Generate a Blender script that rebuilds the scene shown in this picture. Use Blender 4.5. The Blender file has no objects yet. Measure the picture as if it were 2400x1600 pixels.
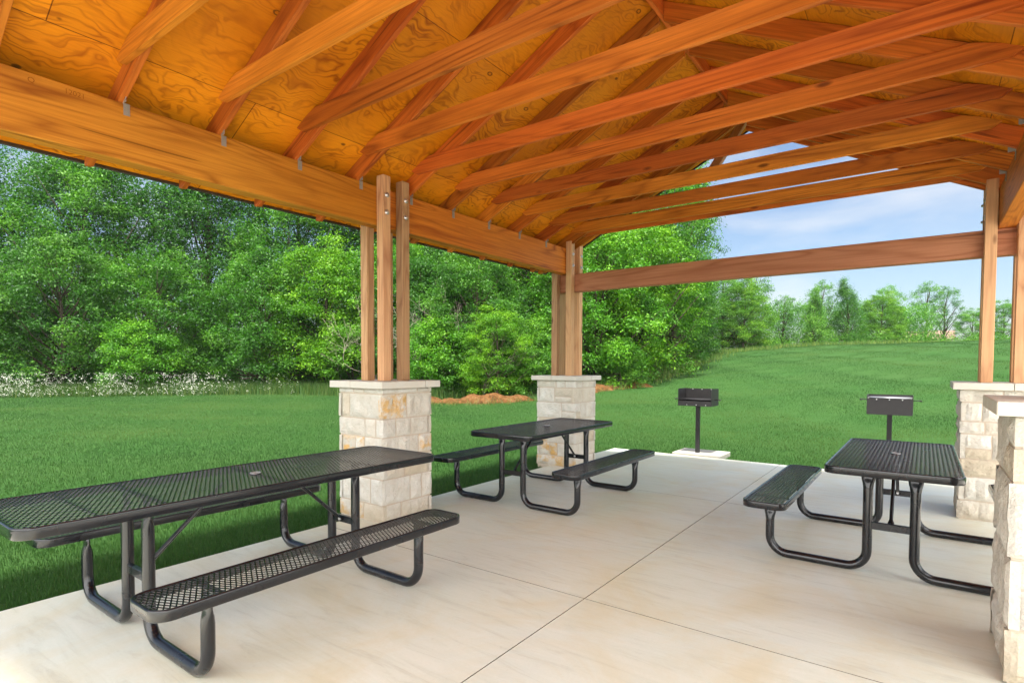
import bpy, bmesh, math, random
import numpy as np
from mathutils import Matrix, Vector
rng = np.random.default_rng(7)
HAZE = .0002
random.seed(7)
scene = bpy.context.scene
COL = scene.collection
R = math.radians

# ------------------------------------------------------------------ helpers
def link(o, parent=None):
    COL.objects.link(o)
    if parent is not None:
        o.parent = parent
    return o

def tag(o, label=None, cat=None, group=None, kind=None):
    if label: o['label'] = label
    if cat: o['category'] = cat
    if group: o['group'] = group
    if kind: o['kind'] = kind
    return o

def empty(name, loc=(0, 0, 0), rz=0, scale=1.0):
    o = bpy.data.objects.new(name, None)
    o.empty_display_size = 0.1
    o.location = loc
    o.rotation_euler = (0, 0, rz)
    o.scale = (scale,) * 3
    return link(o)

def mesh_obj(name, me, mat=None, parent=None, matrix=None):
    o = bpy.data.objects.new(name, me)
    if mat and not me.materials: me.materials.append(mat)
    link(o, parent)
    if matrix is not None: o.matrix_local = matrix
    return o

def np_mesh(name, verts, faces, attrs=None, smooth=False):
    """faces: (n,k) array with constant k"""
    verts = np.asarray(verts, np.float32); faces = np.asarray(faces, np.int32)
    me = bpy.data.meshes.new(name)
    n, k = faces.shape
    me.vertices.add(len(verts)); me.vertices.foreach_set('co', verts.ravel())
    me.loops.add(n * k); me.loops.foreach_set('vertex_index', faces.ravel())
    me.polygons.add(n); me.polygons.foreach_set('loop_start', np.arange(0, n * k, k, dtype=np.int32))
    me.polygons.foreach_set('loop_total', np.full(n, k, np.int32))
    if smooth: me.polygons.foreach_set('use_smooth', np.ones(n, bool))
    for nm, arr in (attrs or {}).items():
        a = me.attributes.new(nm, 'FLOAT', 'POINT')
        a.data.foreach_set('value', np.asarray(arr, np.float32))
    me.update(calc_edges=True)
    return me

class MB:
    """collects boxes, prisms and tubes for one mesh"""
    def __init__(self): self.bm = bmesh.new()
    def box(self, x0, x1, y0, y1, z0, z1, M=None, bev=0):
        r = bmesh.ops.create_cube(self.bm, size=1.0)
        vs = r['verts']
        bmesh.ops.scale(self.bm, vec=(x1 - x0, y1 - y0, z1 - z0), verts=vs)
        bmesh.ops.translate(self.bm, vec=((x0 + x1) / 2, (y0 + y1) / 2, (z0 + z1) / 2), verts=vs)
        if bev:
            es = list({e for v in vs for e in v.link_edges})
            rr = bmesh.ops.bevel(self.bm, geom=es, offset=bev, segments=1, affect='EDGES', profile=.5)
            vs = list({v for f in rr['faces'] for v in f.verts} | {v for v in vs if v.is_valid})
        if M is not None: bmesh.ops.transform(self.bm, matrix=M, verts=vs)
        return self
    def prism(self, prof, y0, y1, bev=0.003, M=None):
        """polygon prof [(x,z)] extruded along y"""
        a = [self.bm.verts.new((x, y0, z)) for x, z in prof]
        b = [self.bm.verts.new((x, y1, z)) for x, z in prof]
        n = len(prof)
        fs = [self.bm.faces.new(a), self.bm.faces.new(b[::-1])]
        for i in range(n):
            fs.append(self.bm.faces.new((a[i], b[i], b[(i + 1) % n], a[(i + 1) % n])))
        bmesh.ops.recalc_face_normals(self.bm, faces=fs)
        vs = a + b
        if bev:
            es = list({e for f in fs for e in f.edges})
            rr = bmesh.ops.bevel(self.bm, geom=es, offset=bev, segments=1, affect='EDGES', profile=.5)
            vs = list({v for f in rr['faces'] for v in f.verts} | {v for v in vs if v.is_valid})
        if M is not None: bmesh.ops.transform(self.bm, matrix=M, verts=vs)
        return self
    def tube(self, pts, rad, seg=14, nrm=None, cap=True):
        """sweep; rad: r or list of (a,b); a along in-plane side, b along nrm"""
        pts = [Vector(p) for p in pts]
        n = len(pts)
        if not isinstance(rad, (list, tuple)): rad = [(rad, rad)] * n
        rings = []
        ref = Vector(nrm) if nrm else None
        for i, p in enumerate(pts):
            t = (pts[min(i + 1, n - 1)] - pts[max(i - 1, 0)]).normalized()
            if ref is None:
                ref = t.orthogonal().normalized()
            nb = (ref - t * ref.dot(t)).normalized()
            if nrm is None: ref = nb
            sd = t.cross(nb)
            a, b = rad[i]
            rings.append([self.bm.verts.new(p + sd * (a * math.cos(q)) + nb * (b * math.sin(q)))
                          for q in (2 * math.pi * k / seg for k in range(seg))])
        for r0, r1 in zip(rings, rings[1:]):
            for k in range(seg):
                f = self.bm.faces.new((r0[k], r0[(k + 1) % seg], r1[(k + 1) % seg], r1[k])); f.smooth = True
        if cap:
            self.bm.faces.new(rings[0][::-1]); self.bm.faces.new(rings[-1])
        return self
    def build(self, name, mat=None, parent=None, matrix=None):
        me = bpy.data.meshes.new(name)
        bmesh.ops.recalc_face_normals(self.bm, faces=self.bm.faces[:])
        self.bm.to_mesh(me); self.bm.free()
        return mesh_obj(name, me, mat, parent, matrix)

def copy_tree(o, parent=None):
    c = o.copy(); COL.objects.link(c); c.parent = parent
    for ch in list(o.children):
        copy_tree(ch, c)
    return c

# ------------------------------------------------------------------ node helpers
class NT:
    def __init__(self, name, kind='MATERIAL'):
        self.mat = bpy.data.materials.new(name); self.mat.use_nodes = True
        self.t = self.mat.node_tree; self.t.nodes.clear()
        self.out = self.t.nodes.new('ShaderNodeOutputMaterial')
    def n(self, typ, ins=None, **kw):
        nd = self.t.nodes.new(typ)
        for k, v in kw.items(): setattr(nd, k, v)
        for k, v in (ins or {}).items():
            s = nd.inputs[k]
            if isinstance(v, bpy.types.NodeSocket): self.t.links.new(v, s)
            else: s.default_value = v
        return nd
    def ramp(self, fac, stops, interp='LINEAR'):
        nd = self.n('ShaderNodeValToRGB', {'Fac': fac})
        cr = nd.color_ramp; cr.interpolation = interp
        while len(cr.elements) < len(stops): cr.elements.new(.5)
        for e, (p, c) in zip(cr.elements, stops):
            e.position = p; e.color = (*c, 1) if len(c) == 3 else c
        return nd.outputs['Color']
    def math(self, op, a, b=0.0, c=None):
        ins = {0: a, 1: b}
        if c is not None: ins[2] = c
        return self.n('ShaderNodeMath', ins, operation=op).outputs[0]
    def mix(self, fac, a, b, blend='MIX'):
        nd = self.n('ShaderNodeMix', data_type='RGBA', blend_type=blend)
        ii = [s for s in nd.inputs if s.type == 'RGBA']; ff = nd.inputs[0]
        for s, v in ((ff, fac), (ii[0], a), (ii[1], b)):
            if isinstance(v, bpy.types.NodeSocket): self.t.links.new(v, s)
            else: s.default_value = v if not (isinstance(v, tuple) and len(v) == 3) else (*v, 1)
        return [s for s in nd.outputs if s.type == 'RGBA'][0]
    def noise(self, vec, scale, detail=4, rough=.55, dist=0, out='Fac'):
        return self.n('ShaderNodeTexNoise', {'Vector': vec, 'Scale': scale, 'Detail': detail, 'Roughness': rough, 'Distortion': dist}).outputs[out]
    def bsdf(self, color, rough=.6, spec=.3, bump=None, bstr=.2, bdist=.01, **kw):
        p = self.n('ShaderNodeBsdfPrincipled')
        for k, v in (('Base Color', color), ('Roughness', rough), ('Specular IOR Level', spec)):
            if isinstance(v, bpy.types.NodeSocket): self.t.links.new(v, p.inputs[k])
            else: p.inputs[k].default_value = (*v, 1) if isinstance(v, tuple) and len(v) == 3 else v
        for k, v in kw.items(): p.inputs[k].default_value = v
        if bump is not None:
            b = self.n('ShaderNodeBump', {'Height': bump, 'Strength': bstr, 'Distance': bdist})
            self.t.links.new(b.outputs[0], p.inputs['Normal'])
        self.t.links.new(p.outputs[0], self.out.inputs['Surface'])
        return p

def obj_vec(m, scale=(1, 1, 1), rnd=True):
    tc = m.n('ShaderNodeTexCoord').outputs['Object']
    mp = m.n('ShaderNodeMapping', {'Vector': tc, 'Scale': scale})
    if rnd:
        oi = m.n('ShaderNodeObjectInfo').outputs['Random']
        off = m.n('ShaderNodeCombineXYZ', {0: m.math('MULTIPLY', oi, 37.0), 1: m.math('MULTIPLY', oi, 91.0), 2: m.math('MULTIPLY', oi, 53.0)}).outputs[0]
        return m.n('ShaderNodeVectorMath', {0: mp.outputs[0], 1: off}, operation='ADD').outputs[0]
    return mp.outputs[0]

def wood_mat(name, dark, mid, light, grain=1.0, rough=.55):
    """lumber whose grain runs along local x"""
    m = NT(name)
    v = obj_vec(m, (.22, 2.3, 2.3))
    fld = m.noise(v, 1.5, 2, .45, .5)
    ring = m.math('PINGPONG', m.math('MULTIPLY', fld, 30.0), 1.0)
    line = m.n('ShaderNodeRGBToBW', {0: m.ramp(ring, [(0, (1, 1, 1)), (.28, (.45, .45, .45)), (.6, (.05, .05, .05)), (1, (0, 0, 0))])}).outputs[0]
    gate = m.n('ShaderNodeRGBToBW', {0: m.ramp(m.noise(obj_vec(m, (.5, 4, 4)), 1.3, 3), [(.35, (.1, .1, .1)), (.65, (1, 1, 1))])}).outputs[0]
    line = m.math('MULTIPLY', line, gate)
    fine = m.noise(obj_vec(m, (1.2, 45, 45)), 1.5, 4, .65)
    tone = m.noise(obj_vec(m, (.5, 1.5, 1.5)), 1.2, 3, .5)
    vor = m.n('ShaderNodeTexVoronoi', {'Vector': obj_vec(m, (1.1, 3.2, 3.2)), 'Scale': 1.5, 'Randomness': 1.0})
    pick = m.math('GREATER_THAN', m.n('ShaderNodeSeparateColor', {0: vor.outputs['Color']}).outputs[0], .3)
    knot = m.math('MULTIPLY', m.n('ShaderNodeRGBToBW', {0: m.ramp(vor.outputs['Distance'], [(0.0, (1, 1, 1)), (.05, (.9, .9, .9)), (.11, (0, 0, 0))])}).outputs[0], pick)
    c = m.ramp(tone, [(.3, mid), (.55, tuple((a + b) / 2 for a, b in zip(mid, light))), (.75, light)])
    c = m.mix(m.math('MULTIPLY', m.ramp(fine, [(.4, (0, 0, 0)), (.7, (1, 1, 1))]), .5 * grain), c, dark)
    c = m.mix(m.math('MULTIPLY', line, .95 * grain), c, dark)
    chk = m.n('ShaderNodeRGBToBW', {0: m.ramp(m.noise(obj_vec(m, (.7, 26, 26)), 1.0, 2, .4), [(.70, (0, 0, 0)), (.725, (1, 1, 1))])}).outputs[0]
    c = m.mix(m.math('MULTIPLY', chk, .6), c, tuple(x * .35 for x in dark))
    c = m.mix(m.math('MULTIPLY', knot, .85), c, tuple(x * .4 for x in dark))
    oi = m.n('ShaderNodeObjectInfo').outputs['Random']
    c = m.n('ShaderNodeHueSaturation', {'Color': c, 'Value': m.math('ADD', m.math('MULTIPLY', oi, .5), .72), 'Hue': m.math('ADD', m.math('MULTIPLY', m.math('FRACT', m.math('MULTIPLY', oi, 13.7)), .022), .489)}).outputs[0]
    m.bsdf(c, rough, .25, bump=m.math('SUBTRACT', fine, m.math('MULTIPLY', line, .5)), bstr=.2, bdist=.002)
    return m.mat

def plain(name, col, rough=.5, spec=.4, metallic=0, noise_amt=.15, sc=14, coat=0, bump=.06):
    m = NT(name)
    v = obj_vec(m, (1, 1, 1))
    n = m.noise(v, sc, 4)
    c = m.mix(n, tuple(x * (1 - noise_amt) for x in col), tuple(min(1, x * (1 + noise_amt)) for x in col))
    m.bsdf(c, m.math('ADD', m.math('MULTIPLY', n, .2), rough - .1), spec, bump=m.noise(v, sc * 6, 2), bstr=bump, bdist=.002, Metallic=metallic, **({'Coat Weight': coat, 'Coat Roughness': .05} if coat else {}))
    return m.mat

M = {}
M['rafter'] = wood_mat('rafter_wood', (.20, .042, .004), (.49, .130, .011), (.68, .215, .026))
M['beam'] = wood_mat('beam_wood', (.30, .075, .006), (.62, .205, .015), (.80, .33, .040))
M['tie'] = wood_mat('tie_wood', (.24, .095, .035), (.36, .165, .075), (.46, .23, .11))
M['post'] = wood_mat('post_wood', (.34, .16, .075), (.53, .30, .145), (.66, .42, .22))
M['pale'] = wood_mat('sunlit_wood', (.5, .3, .14), (.66, .44, .23), (.74, .54, .32))  # brace wood, its sunlit paleness put into the colour

def plywood():
    m = NT('plywood')
    v = obj_vec(m, (1, 1, 1), rnd=False)            # local x along ridge, y up the slope
    warp = m.n('ShaderNodeTexNoise', {'Vector': v, 'Scale': 2.2, 'Detail': 3.0, 'Roughness': .5}).outputs['Color']
    vs = m.n('ShaderNodeVectorMath', {0: v, 1: m.n('ShaderNodeVectorMath', {0: warp, 1: (.55, .55, 0)}, operation='MULTIPLY').outputs[0]}, operation='ADD').outputs[0]
    mp = m.n('ShaderNodeMapping', {'Vector': vs, 'Scale': (.8, 3.4, 1)}).outputs[0]
    field = m.noise(mp, 1.5, 3, .42, .4)
    vor = m.n('ShaderNodeTexVoronoi', {'Vector': v, 'Scale': 3.1, 'Randomness': 1.0}).outputs['Distance']
    fld = m.math('ADD', field, m.math('MULTIPLY', m.math('MINIMUM', vor, .3), .55))
    ring = m.math('PINGPONG', m.math('MULTIPLY', fld, 22.0), 1.0)
    ringc = m.ramp(ring, [(0, (1, 1, 1)), (.22, (.55, .55, .55)), (.5, (.05, .05, .05)), (1, (0, 0, 0))])
    gate = m.ramp(m.noise(v, 1.9, 3), [(.38, (.15, .15, .15)), (.62, (1, 1, 1))])
    rbw = m.n('ShaderNodeRGBToBW', {0: m.mix(1.0, ringc, gate, 'MULTIPLY')}).outputs[0]
    tone = m.noise(v, .8, 3)
    base = m.ramp(tone, [(.3, (.62, .185, .004)), (.5, (.78, .27, .006)), (.72, (.90, .37, .012))])
    c = m.mix(m.math('MULTIPLY', rbw, .95), base, (.33, .075, .003))
    c = m.mix(m.math('MULTIPLY', m.ramp(m.noise(m.n('ShaderNodeMapping', {'Vector': v, 'Scale': (3, 40, 1)}).outputs[0], 2.0, 4, .6), [(.45, (0, 0, 0)), (.7, (1, 1, 1))]), .3), c, (.42, .12, .006))
    # each sheet a slightly different tone, with dark butt joints
    br = m.n('ShaderNodeTexBrick', {'Vector': v, 'Scale': 1.0, 'Brick Width': 2.44, 'Row Height': 1.22, 'Mortar Size': .003,
             'Color1': (.72, .70, .66, 1), 'Color2': (1, 1, 1, 1), 'Mortar': (.12, .06, .02, 1), 'Mortar Smooth': 0.0}, offset=.5)
    c = m.mix(.85, c, br.outputs['Color'], 'MULTIPLY')
    # knots: dark oval rings
    vk = m.n('ShaderNodeTexVoronoi', {'Vector': m.n('ShaderNodeMapping', {'Vector': v, 'Scale': (1.0, 1.5, 1)}).outputs[0], 'Scale': 3.0, 'Randomness': 1.0})
    pick = m.math('GREATER_THAN', m.n('ShaderNodeSeparateColor', {0: vk.outputs['Color']}).outputs[0], .35)
    kd = m.ramp(vk.outputs['Distance'], [(0, (.25, .25, .25)), (.05, (.2, .2, .2)), (.06, (1, 1, 1)), (.085, (.9, .9, .9)), (.1, (0, 0, 0))])
    kf = m.math('MULTIPLY', m.n('ShaderNodeRGBToBW', {0: kd}).outputs[0], pick)
    c = m.mix(m.math('MULTIPLY', kf, .85), c, (.07, .018, .003))
    m.bsdf(c, .5, .25, bump=rbw, bstr=.1, bdist=.002)
    return m.mat
M['ply'] = plywood()

def concrete():
    m = NT('sealed_concrete')
    v = obj_vec(m, (1, 1, 1), rnd=False)
    rot = m.n('ShaderNodeMapping', {'Vector': v, 'Rotation': (0, 0, R(-8)), 'Scale': (.9, 6.0, 1)}).outputs[0]
    streak = m.noise(rot, 1.8, 8, .72, 1.1)
    blot = m.noise(v, .75, 4, .55, .4)
    fine = m.noise(v, 60, 3)
    c = m.ramp(blot, [(.3, (.62, .66, .61)), (.5, (.67, .695, .61)), (.7, (.66, .625, .475))])
    c = m.mix(m.math('MULTIPLY', m.ramp(streak, [(.45, (0, 0, 0)), (.68, (1, 1, 1))]), .5), c, (.77, .78, .72))
    c = m.mix(m.math('MULTIPLY', m.ramp(streak, [(.30, (1, 1, 1)), (.46, (0, 0, 0))]), .5), c, (.44, .43, .37))
    c = m.mix(m.math('MULTIPLY', fine, .2), c, (.4, .37, .3))
    speck = m.ramp(m.noise(v, 26, 4, .7), [(.66, (0, 0, 0)), (.74, (1, 1, 1))])
    c = m.mix(m.math('MULTIPLY', speck, .3), c, (.36, .31, .23))
    warm = m.ramp(m.noise(v, 1.1, 6, .68, .8), [(.46, (0, 0, 0)), (.66, (1, 1, 1))])
    c = m.mix(m.math('MULTIPLY', warm, .45), c, (.60, .51, .31))
    m.bsdf(c, m.math('ADD', m.math('MULTIPLY', streak, .25), .3), .45, bump=m.math('ADD', streak, m.math('MULTIPLY', fine, .4)), bstr=.05, bdist=.004)
    return m.mat
M['concrete'] = concrete()

def pale_concrete():
    m = NT('bounce_concrete')
    v = obj_vec(m, (1, 1, 1), rnd=False)
    c = m.ramp(m.noise(v, .6, 5), [(.3, (.55, .52, .46)), (.7, (.66, .63, .57))])
    m.bsdf(c, .7, .3, bump=m.noise(v, 40, 4), bstr=.15, bdist=.003)
    return m.mat
M['bounce_apron'] = pale_concrete()

def limestone(name, cap=False):
    m = NT(name)
    v = obj_vec(m, (1, 1, 1))
    rnd = m.n('ShaderNodeAttribute', attribute_name='rnd').outputs['Fac']; gold = m.n('ShaderNodeAttribute', attribute_name='gold').outputs['Fac']
    n1 = m.noise(v, 9, 5, .6)
    base = m.ramp(rnd, [(0, (.58, .55, .48)), (.3, (.70, .69, .64)), (.6, (.62, .60, .54)), (.82, (.68, .65, .58)), (1, (.54, .47, .35))]) if not cap else m.ramp(n1, [(.3, (.58, .57, .51)), (.7, (.66, .65, .59))])
    c = m.mix(m.math('MULTIPLY', m.ramp(n1, [(.35, (0, 0, 0)), (.75, (1, 1, 1))]), .55), base, (.50, .44, .34))
    if not cap:
        patch = m.ramp(m.noise(v, 7, 5, .65, .4), [(.44, (0, 0, 0)), (.60, (1, 1, 1))])
        c = m.mix(m.math('MULTIPLY', m.math('MULTIPLY', m.n('ShaderNodeRGBToBW', {0: patch}).outputs[0], gold), .85), c, (.62, .36, .09))
        pit = m.ramp(m.noise(v, 34, 3, .6), [(.60, (0, 0, 0)), (.72, (1, 1, 1))])
        c = m.mix(m.math('MULTIPLY', m.n('ShaderNodeRGBToBW', {0: pit}).outputs[0], .35), c, (.42, .33, .22))
    if not cap:
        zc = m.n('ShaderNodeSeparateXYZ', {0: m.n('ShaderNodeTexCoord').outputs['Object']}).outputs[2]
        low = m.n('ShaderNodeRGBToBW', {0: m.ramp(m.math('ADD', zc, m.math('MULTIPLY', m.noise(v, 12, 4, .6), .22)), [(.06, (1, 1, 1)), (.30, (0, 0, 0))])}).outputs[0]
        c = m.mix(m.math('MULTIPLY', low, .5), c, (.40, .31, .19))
    m.bsdf(c, .85, .15, bump=m.math('ADD', m.noise(v, 16, 6, .7), m.math('MULTIPLY', m.noise(v, 60, 3), .4)), bstr=.9 if not cap else .15, bdist=.02)
    return m.mat
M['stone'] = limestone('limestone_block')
M['cap'] = limestone('limestone_cap', True)
M['pad'] = plain('pad_concrete', (.40, .38, .33), .8, .2, sc=6)
M['mortar'] = plain('mortar', (.52, .44, .35), .9, .1, sc=30)
M['black'] = plain('black_coated_steel', (.005, .006, .009), .26, .4, sc=3, noise_amt=.2, coat=.45, bump=.0)
M['mesh'] = plain('black_coated_mesh', (.006, .007, .011), .24, .7, sc=3, noise_amt=.2, coat=.6, bump=.0)
M['iron'] = plain('painted_iron', (.018, .017, .018), .5, .4, sc=12, noise_amt=.4)
M['zinc'] = plain('galvanised_metal', (.62, .62, .62), .35, .5, metallic=.9, sc=40)
M['dull'] = plain('dull_galvanised', (.34, .32, .29), .55, .4, metallic=.5, sc=40)
M['drip'] = plain('drip_edge_metal', (.06, .05, .04), .5, .4)
M['ink'] = plain('dark_ink', (.26, .085, .012), .8, .1)

def leaf_mat(name, c0, c1, c2, trans=.35):
    m = NT(name)
    a = m.n('ShaderNodeAttribute', attribute_name='rnd').outputs['Fac']
    oi = m.n('ShaderNodeObjectInfo').outputs['Color']
    c = m.ramp(a, [(0, c0), (.5, c1), (1, c2)])
    c = m.mix(1.0, c, oi, 'MULTIPLY')
    p = m.n('ShaderNodeBsdfPrincipled', {'Base Color': c, 'Roughness': .5, 'Specular IOR Level': .3})
    tr = m.n('ShaderNodeBsdfTranslucent', {'Color': m.mix(1.0, c, (1.25, 1.35, .6, 1), 'MULTIPLY')})
    mx = m.n('ShaderNodeMixShader', {0: trans, 1: p.outputs[0], 2: tr.outputs[0]})
    m.t.links.new(mx.outputs[0], m.out.inputs['Surface'])
    return m.mat
M['leaf'] = leaf_mat('leaf', (.018, .074, .008), (.044, .158, .012), (.120, .285, .022))
M['blade'] = leaf_mat('grass_blade', (.019, .060, .011), (.033, .094, .017), (.082, .134, .030), .3)
M['bark'] = plain('bark', (.055, .045, .032), .9, .1, sc=18, noise_amt=.4)
M['flower'] = plain('white_petal', (.66, .68, .58), .7, .2)

def ground_mat():
    m = NT('turf')
    v = obj_vec(m, (1, 1, 1), rnd=False)
    n1 = m.noise(v, .35, 4, .6)
    n2 = m.noise(v, 9, 6, .75)
    n3 = m.noise(m.n('ShaderNodeMapping', {'Vector': v, 'Scale': (1, 1, 1)}).outputs[0], 2.2, 4, .65)
    c = m.ramp(m.math('ADD', m.math('MULTIPLY', n2, .6), m.math('MULTIPLY', n3, .4)), [(.3, (.017, .054, .011)), (.5, (.026, .078, .015)), (.7, (.045, .098, .022))])
    c = m.mix(m.ramp(n1, [(.35, (0, 0, 0)), (.7, (.5, .5, .5))]), c, (.042, .086, .020))
    m.bsdf(c, .8, .1, bump=n2, bstr=.8, bdist=.05)
    return m.mat
M['turf'] = ground_mat()

# ------------------------------------------------------------------ camera (solved from the photograph's vanishing points)
F, PY, TH, PI_, RO, CH = 1312.98, 899.74, .6340, -.0350, .0032, 1.45
R0 = Vector((math.cos(TH), math.sin(TH), 0))
Fw = Vector((-math.sin(TH) * math.cos(PI_), math.cos(TH) * math.cos(PI_), math.sin(PI_)))
U0 = R0.cross(Fw)
Rc = R0 * math.cos(RO) + U0 * math.sin(RO); Uc = U0 * math.cos(RO) - R0 * math.sin(RO)
cam = bpy.data.cameras.new('camera'); co = bpy.data.objects.new('camera', cam); COL.objects.link(co)
mw = Matrix.Identity(4)
for i in range(3):
    mw[i][0] = Rc[i]; mw[i][1] = Uc[i]; mw[i][2] = -Fw[i]
mw[2][3] = CH
co.matrix_world = mw
cam.sensor_width = 36; cam.lens = F / 2400 * 36; cam.shift_y = (PY - 800) / 2400
cam.clip_start = .02; cam.clip_end = 3000
scene.camera = co

# ------------------------------------------------------------------ terrain
def sstep(a, b, x):
    t = np.clip((x - a) / (b - a), 0, 1); return t * t * (3 - 2 * t)
def hgt(x, y):
    x = np.asarray(x, float); y = np.asarray(y, float)
    q = y + .5 * (x + 10)
    h = 3.45 * sstep(12, 66, q) * sstep(-45, -14, x)
    h = h + (.06 * np.sin(x * .55 + 1.3 * np.sin(y * .21)) * np.sin(y * .47 + .7) + .03 * np.sin(x * 1.7 + y * .9)) * sstep(11, 22, q)
    return h - .045 - .025 * sstep(5, 9, np.hypot(x + 1.7, y - 3.6))
def spaced(a, b, n, p=2.2):
    t = np.linspace(-1, 1, n); s = np.sign(t) * np.abs(t) ** p
    return np.where(s < 0, -s * a, s * b)
gx = spaced(-700, 700, 190, 2.6) - 8; gy = spaced(-500, 1200, 190, 2.6) + 18
X, Y = np.meshgrid(gx, gy); Z = hgt(X, Y)
nx = len(gx); idx = np.arange(nx * len(gy)).reshape(len(gy), nx)
fc = np.stack([idx[:-1, :-1], idx[:-1, 1:], idx[1:, 1:], idx[1:, :-1]], -1).reshape(-1, 4)
tag(mesh_obj('lawn', np_mesh('lawn', np.stack([X, Y, Z], -1).reshape(-1, 3), fc, smooth=True), M['turf']), 'mown green lawn around the shelter rising to a low hill', 'lawn', kind='structure')

# slab: panels with saw-cut joints
SX0, SX1, SY0, SY1 = -4.317, .985, -1.9, 8.893
sl = MB()
xs = [SX0, -1.667, SX1]; ys = [SY0, 0.0, 3.034, 6.075, SY1]; g = .003
for i in range(2):
    for j in range(4):
        sl.box(xs[i] + (g if i else 0), xs[i + 1] - (g if i < 1 else 0), ys[j] + (g if j else 0), ys[j + 1] - (g if j < 3 else 0), -.16, 0)
sl.box(SX0 + .02, SX1 - .02, SY0 + .02, SY1 - .02, -.158, -.06)
slo = sl.build('slab', M['concrete']); slo.data.materials.append(plain('joint_shade', (.16, .135, .10), .95, .05))  # groove floor and inner walls coloured dark for the shade in the cuts
for p_ in slo.data.polygons:
    outer = min(abs(p_.center.x - SX0), abs(p_.center.x - SX1), abs(p_.center.y - SY0), abs(p_.center.y - SY1)) < .005
    if (-.14 < p_.center.z < -.055 and p_.normal.z > .9) or (abs(p_.normal.z) < .1 and not outer): p_.material_index = 1
tag(slo, 'stained concrete slab with saw cut joints under the pavilion', 'slab', kind='structure')
ap = MB(); ap.box(SX1 + .012, 11.0, -16, 7.0, -.2, -.03, bev=.006); ap.box(-6.0, SX1 + .004, -16, SY0 - .012, -.2, -.03, bev=.006)  # unseen pale ground sheets, added to bounce sunlight up under the roof
tag(ap.build('bounce_pavement', M['bounce_apron']), 'unseen pale concrete sheet added beside the shelter slab to bounce light', 'bounce_pavement', kind='structure')

# ------------------------------------------------------------------ pavilion
pav = empty('pavilion', (-1.814, 3.6, 0))
tag(pav, 'open timber picnic pavilion with orange stained rafters on four white limestone piers', 'pavilion')
PO = Vector((-1.814, 3.6, 0))
def W(mat4): return Matrix.Translation(-PO) @ mat4      # world matrix -> local of the pavilion

def part(mb, name, mat, matrix=None, label=None, parent=pav):
    o = mb.build(name, mat, parent, W(matrix if matrix is not None else Matrix.Identity(4)) if parent is pav else matrix)
    if label: o['label'] = label
    return o
def frame(o, x, y=None, z=None):
    x = Vector(x).normalized(); z = Vector(z); y = z.cross(x).normalized(); z = x.cross(y)
    m = Matrix.Identity(4)
    for i in range(3):
        m[i][0], m[i][1], m[i][2], m[i][3] = x[i], y[i], z[i], o[i]
    return m

XA, XC, YA, YB = -4.2253, .5972, 3.6685, 7.0995
XM = (XA + XC) / 2
ZT, ZB = 3.109, 2.7485
XB = XA + .066
SL = .5
def zr(x): return ZT + SL * (abs(XA - XM) - .066 - abs(x - XM)) + .003   # underside of the rafters
RD = .143; CS = math.sqrt(1 + SL * SL)
YG = 7.56; YN = -.62

# roof deck: two sloping plywood sheets with thickness
for s in (-1, 1):
    eave = XM + s * (4.90 - (-XM)) if s < 0 else XM + (4.90 + XM)
    ex = abs(eave - XM); L = ex * CS
    zt = zr(XM) + RD * CS + .004
    xd = Vector((s, 0, -SL)).normalized()
    # local x along the ridge, y down the slope
    m4 = Matrix.Identity(4)
    xv = Vector((0, s, 0)); yv = xd; zv = xv.cross(yv)
    if zv.z < 0: xv = -xv; zv = xv.cross(yv)
    for i in range(3): m4[i][0], m4[i][1], m4[i][2] = xv[i], yv[i], zv[i]
    m4.translation = Vector((XM, (YG + YN) / 2, zt))
    hl = (YG - YN) / 2
    b = MB(); b.box(-hl, hl, 0.004, L, 0, .012)
    dk = part(b, 'roof_deck', M['ply'], m4)
    b = MB(); b.box(-hl - .01, hl + .01, 0.0, L + .015, .014, .03)
    b.box(-hl - .012, hl + .012, L + .002, L + .017, -.022, .013)
    for e in (-1, 1): b.box(e * hl + (.001 if e > 0 else -.012), e * hl + (.012 if e > 0 else -.001), 0, L, -.02, .0135)
    b.build('drip_edge', M['drip'], dk)

# ridge board
b = MB(); rb0 = zr(XM) + .03
b.box(-(7.16 - YN) / 2, (7.16 - YN) / 2, -.019, .019, rb0, zr(XM) + RD * CS - .012, bev=.002)
part(b, 'ridge_board', M['rafter'], frame((XM, (7.16 + YN) / 2, 0), (0, 1, 0), z=(0, 0, 1)))

# rafters and collar ties
ang = math.atan(SL)
def rafter_mesh():
    """local x runs down the slope from the ridge plane, z up (perpendicular), y across"""
    Lr = (abs(XA - XM) + .55) * CS
    b = MB()
    t = RD
    # plumb cuts: vertical in world -> slanted in local
    k = t * SL
    b.prism([(.021 * CS, 0), (Lr - .05, 0), (Lr - .005, .03), (Lr - t * SL, t), (.021 * CS - t * SL, t)], -.019, .019, .002)
    return b
def rafter_mat(s, y):
    x = Vector((s, 0, -SL)).normalized(); z = Vector((s * SL, 0, 1)).normalized()
    m = Matrix.Identity(4); yv = z.cross(x)
    for i in range(3): m[i][0], m[i][1], m[i][2] = x[i], yv[i], z[i]
    m.translation = Vector((XM, y, zr(XM)))
    return m
ZCOL = 3.285; CD = .14
xk = abs(XA - XM) - .066 - (ZCOL + 0 - ZT) / SL          # half length where collar bottom meets the rafter underside
ext = .30
def collar_prof():
    top = ZCOL + CD
    def xtop(z): return abs(XA - XM) - .066 - (z - RD * CS + .01 - ZT) / SL
    h = xk + ext
    zc = ZCOL
    # ends follow the roof deck, then a short plumb-ish cut
    xe = min(xtop(zc), h + .12)
    p = [(-xe + .10, zc), (xe - .10, zc), (xe - .02, zc + .05), (xtop(top), top), (-xtop(top), top), (-xe + .02, zc + .05)]
    return p
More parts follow.
